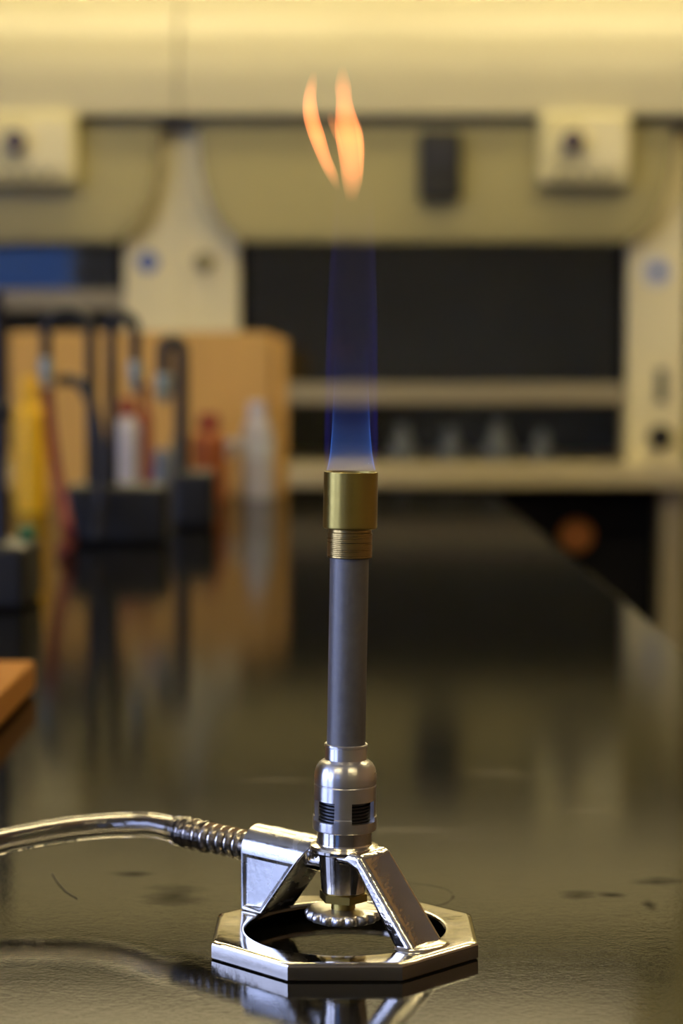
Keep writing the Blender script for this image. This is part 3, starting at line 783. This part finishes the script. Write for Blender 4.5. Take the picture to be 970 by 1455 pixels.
tongue('right_edge', tpts([(514, 270, 1), (514, 235, 4), (513, 205, 5.5), (509, 180, 5.5), (504, 165, 4), (500, 150, 1)]), 'thin orange edge of the right tongue', 260.0)
tongue('middle_tip', tpts([(490, 230, 1), (482, 205, 4), (475, 185, 6), (470, 168, 6), (468, 155, 1)]), 'short orange tongue between the other two', 190.0)

# ------------------------------------------------------------------ things at the far left of the bench
def px_m(Y): return Y / FPX / cos(TILT)
# cardboard box
a, b = on_bench(14, 705), on_bench(386, 705); Yb = a.y
top = lay(200, 472, Yb).z
t = thing('cardboard_box', 'brown cardboard box standing upright at the far end of the bench', 'box', ((a.x + b.x) / 2, Yb, T))
Wb = b.x - a.x; hb = top - T
bm = B(); box(bm, (0, 0.10, hb / 2), (Wb, 0.19, hb), 0.003); obj('carton', bm, M['cardboard'], t)
bm = B(); box(bm, (Wb / 2 + 0.011, 0.10, hb / 2 - 0.004), (0.019, 0.17, hb - 0.008), 0.002); obj('side_flap', bm, M['cardboard'], t)
bm = B(); box(bm, (-Wb * 0.02, 0.10, hb + 0.002), (Wb * 0.9, 0.05, 0.001)); obj('tape_strip', bm, M['olive'], t)

def bottle(name, px0, px1, ytop, ybot, label, cat, mats, cap=True, neck=0.4):
    p = on_bench((px0 + px1) / 2, ybot); k = px_m(p.y)
    r = (px1 - px0) / 2 * k; h = lay(0, ytop, p.y).z - T
    t = thing(name, label, cat, (p.x, p.y, T))
    hb = h * (0.86 if cap else 1.0)
    bm = B(); lathe(bm, [(0, 0), (r * 0.94, 0), (r, 0.006), (r, hb * 0.80), (r * 0.9, hb * 0.87), (r * neck, hb * 0.95), (r * neck, hb), (0, hb)], 32)
    obj('body', bm, mats[0], t)
    if cap:
        bm = B(); lathe(bm, [(0, hb * 0.97), (r * neck * 1.25, hb * 0.97), (r * neck * 1.2, h * 0.97), (r * neck, h), (0, h)], 24); obj('cap', bm, mats[1], t)
    if len(mats) > 2:
        bm = B(); lathe(bm, [(r * 1.004, hb * 0.22), (r * 1.012, hb * 0.24), (r * 1.012, hb * 0.62), (r * 1.004, hb * 0.64)], 32, True); obj('label_band', bm, mats[2], t)
    return t
bottle('squeeze_bottle', 22, 68, 535, 728, 'yellow plastic squeeze bottle before the cardboard box', 'bottle', (M['yellow'], M['yellow']), neck=0.5)
bottle('reagent_bottle', 164, 200, 565, 722, 'white plastic bottle with a red cap behind the double tap', 'bottle', (M['white'], M['redlabel']), neck=0.5)
bottle('sauce_bottle', 196, 216, 545, 716, 'slim dark red bottle beside the white bottle', 'bottle', (M['redlabel'], M['red']), neck=0.5)
bottle('jar', 216, 246, 638, 728, 'small grey-blue jar in front of the cardboard box', 'jar', (M['greyblue'], M['greyblue']), neck=0.7)
bottle('vial', 240, 262, 620, 724, 'slim olive vial beside the grey-blue jar', 'vial', (M['olive'], M['olive']), neck=0.5)
bottle('spray_bottle', 272, 322, 588, 712, 'burnt orange bottle right of the dark swan-neck tap', 'bottle', (M['orange_dark'], M['redlabel']), neck=0.5)

# white wash bottle with a bent spout
p = on_bench(366, 708); k = px_m(p.y)
t = thing('wash_bottle', 'white plastic wash bottle with a side spout before the cardboard box', 'bottle', (p.x, p.y, T))
r = 24 * k; h = lay(0, 592, p.y).z - T
bm = B(); lathe(bm, [(0, 0), (r * 0.95, 0), (r, 0.006), (r, h * 0.78), (r * 0.75, h * 0.92), (r * 0.5, h), (0, h)], 32); obj('body', bm, M['white'], t)
bm = B(); lathe(bm, [(0, h), (r * 0.58, h), (r * 0.55, h + 0.022), (0, h + 0.024)], 24); obj('cap', bm, M['white'], t)
bm = B(); tube(bm, catmull([(-r * 0.6, 0, h * 0.60), (-r * 1.4, 0, h * 0.66), (-r * 1.75, 0, h * 0.62), (-r * 1.85, 0, h * 0.50)], 6), 0.0085, 12); obj('spout', bm, M['white'], t)
bm = B(); lathe(bm, [(r * 1.004, h * 0.50), (r * 1.012, h * 0.52), (r * 1.012, h * 0.72), (r * 1.004, h * 0.74)], 32, True); obj('label_band', bm, M['white_sticker'], t)

# swan-neck taps
def tap(px, base_px, ybot, spouts, label, base_h, r_px=7):
    p = on_bench(px, ybot); k = px_m(p.y)
    t = thing('swan_neck_tap', label, 'tap', (p.x, p.y, T), 'black swan-neck taps')
    bw0, bw1 = (base_px[0] - px) * k, (base_px[1] - px) * k
    bm = B(); box(bm, ((bw0 + bw1) / 2, 0, base_h / 2), (bw1 - bw0, 0.07, base_h), 0.008, seg=3); obj('base', bm, M['black'], t)
    for dx_px, top_y, end_y, rise_px in spouts:
        ht = lay(0, top_y, p.y).z - T; he = lay(0, end_y, p.y).z - T
        x0 = rise_px * k; x1 = (dx_px - px) * k; rr = min(abs(x1 - x0) / 2, 0.03)
        s = 1 if x1 > x0 else -1
        pts = [(x0, 0, base_h * 0.9), (x0, 0, (base_h + ht) / 2), (x0, 0, ht - rr)]
        pts += [(x0 + s * rr * (1 - cos(q)), 0, ht - rr + rr * sin(q)) for q in (pi / 6, pi / 3, pi / 2)]
        pts += [(x1 - s * rr * (1 - cos(q)), 0, ht - rr + rr * sin(q)) for q in (pi / 2 - 0.01, pi / 3, pi / 6, 0)]
        pts += [(x1, 0, he + 0.02)]
        bm = B(); tube(bm, pts, r_px * k, 14); sp = obj('spout', bm, M['black'], t)
        bm = B(); prof = [(he + 0.025, r_px * 1.1), (he + 0.018, r_px * 1.4), (he + 0.008, r_px * 1.1), (he + 0.004, r_px * 1.3), (he - 0.010, r_px * 0.7)]
        tube(bm, [(x1, 0, z) for z, q in prof], [q * k for z, q in prof], 14); obj('nozzle', bm, M['teal'], sp)
    return t
tap(140, (98, 240), 770, ((68, 442, 540, -9), (194, 448, 545, 20)), 'black double swan-neck tap with pale nozzles on a dark block', 0.066, 8)
tap(262, (246, 306), 748, ((234, 484, 560, -3),), 'single black swan-neck tap before the cardboard box', 0.070, 10)
# hoses from the taps
pa = on_bench(140, 770).y
def hose_obj(name, pts, mat, label, r):
    bm = B(); tube(bm, catmull([lay(*q) for q in pts], 10), r, 14)
    return tag(obj(name, bm, mat), label, 'hose')
def floor_pt(px, py):
    q = on_bench(px, py); return (px, py - 0.007 / px_m(q.y), q.y)
hose_obj('red_hose', [(68, 553, pa), (69, 580, pa - 0.005), (74, 625, pa - 0.02), (81, 675, pa - 0.05), (90, 720, pa - 0.10), (96, 752, pa - 0.14), floor_pt(99, 782), floor_pt(88, 790)], M['red'], 'dark red rubber hose hanging from the left tap nozzle to the bench', 0.0065)
hose_obj('black_hose', [(86, 541, pa - 0.028), (106, 541, pa - 0.05), (124, 560, pa - 0.06), (137, 600, pa - 0.065), (144, 650, pa - 0.07), (143, 700, pa - 0.075), (141, 735, pa - 0.078), (138, 765, pa - 0.082)], M['black'], 'black rubber hose looping down in front of the double tap', 0.0065)

# dark support stand at the left edge
p = on_bench(4, 858); k = px_m(p.y)
t = thing('support_stand', 'dark support stand with a thick rod at the left edge', 'stand', (p.x, p.y, T))
bm = B(); box(bm, (-0.012, 0, 0.026), (0.076, 0.10, 0.052), 0.006, seg=3); obj('base', bm, M['black'], t)
bm = B(); tube(bm, [(-0.002, 0, 0.05), (-0.002, 0, lay(0, 415, p.y).z - T)], 0.0058, 16); obj('rod', bm, M['navy'], t)
bm = B(); box(bm, (-0.002, 0, 0.16), (0.02, 0.02, 0.016), 0.003); obj('clamp_boss', bm, M['black'], t)
q = p + Vector((0.012, 0.0, 0.0))
t = thing('rubber_stopper', 'small green rubber stopper on the dark stand base', 'stopper', (q.x + 0.006, q.y + 0.02, T + 0.0522))
bm = B(); lathe(bm, [(0, 0), (0.0065, 0), (0.008, 0.011), (0, 0.011)], 20); obj('plug', bm, M['green'], t)

# wooden board at the left edge
t = thing('wooden_board', 'orange varnished wooden board lying on the bench at the left edge', 'board', (-0.334, 1.09, T))
bm = B(); box(bm, (0, 0, 0.011), (0.30, 0.30, 0.018), 0.002); obj('plank', bm, M['wood'], t)
for y in (-0.10, 0.10):
    bm = B(); box(bm, (0, y, 0.001), (0.27, 0.02, 0.0022)); obj('batten', bm, M['wood'], t, smooth=0)

# ------------------------------------------------------------------ render quality that belongs to the scene
cy = scene.cycles
cy.use_denoising = True
cy.max_bounces = 12; cy.transparent_max_bounces = 24; cy.transmission_bounces = 12; cy.glossy_bounces = 6
cy.volume_max_steps = 256
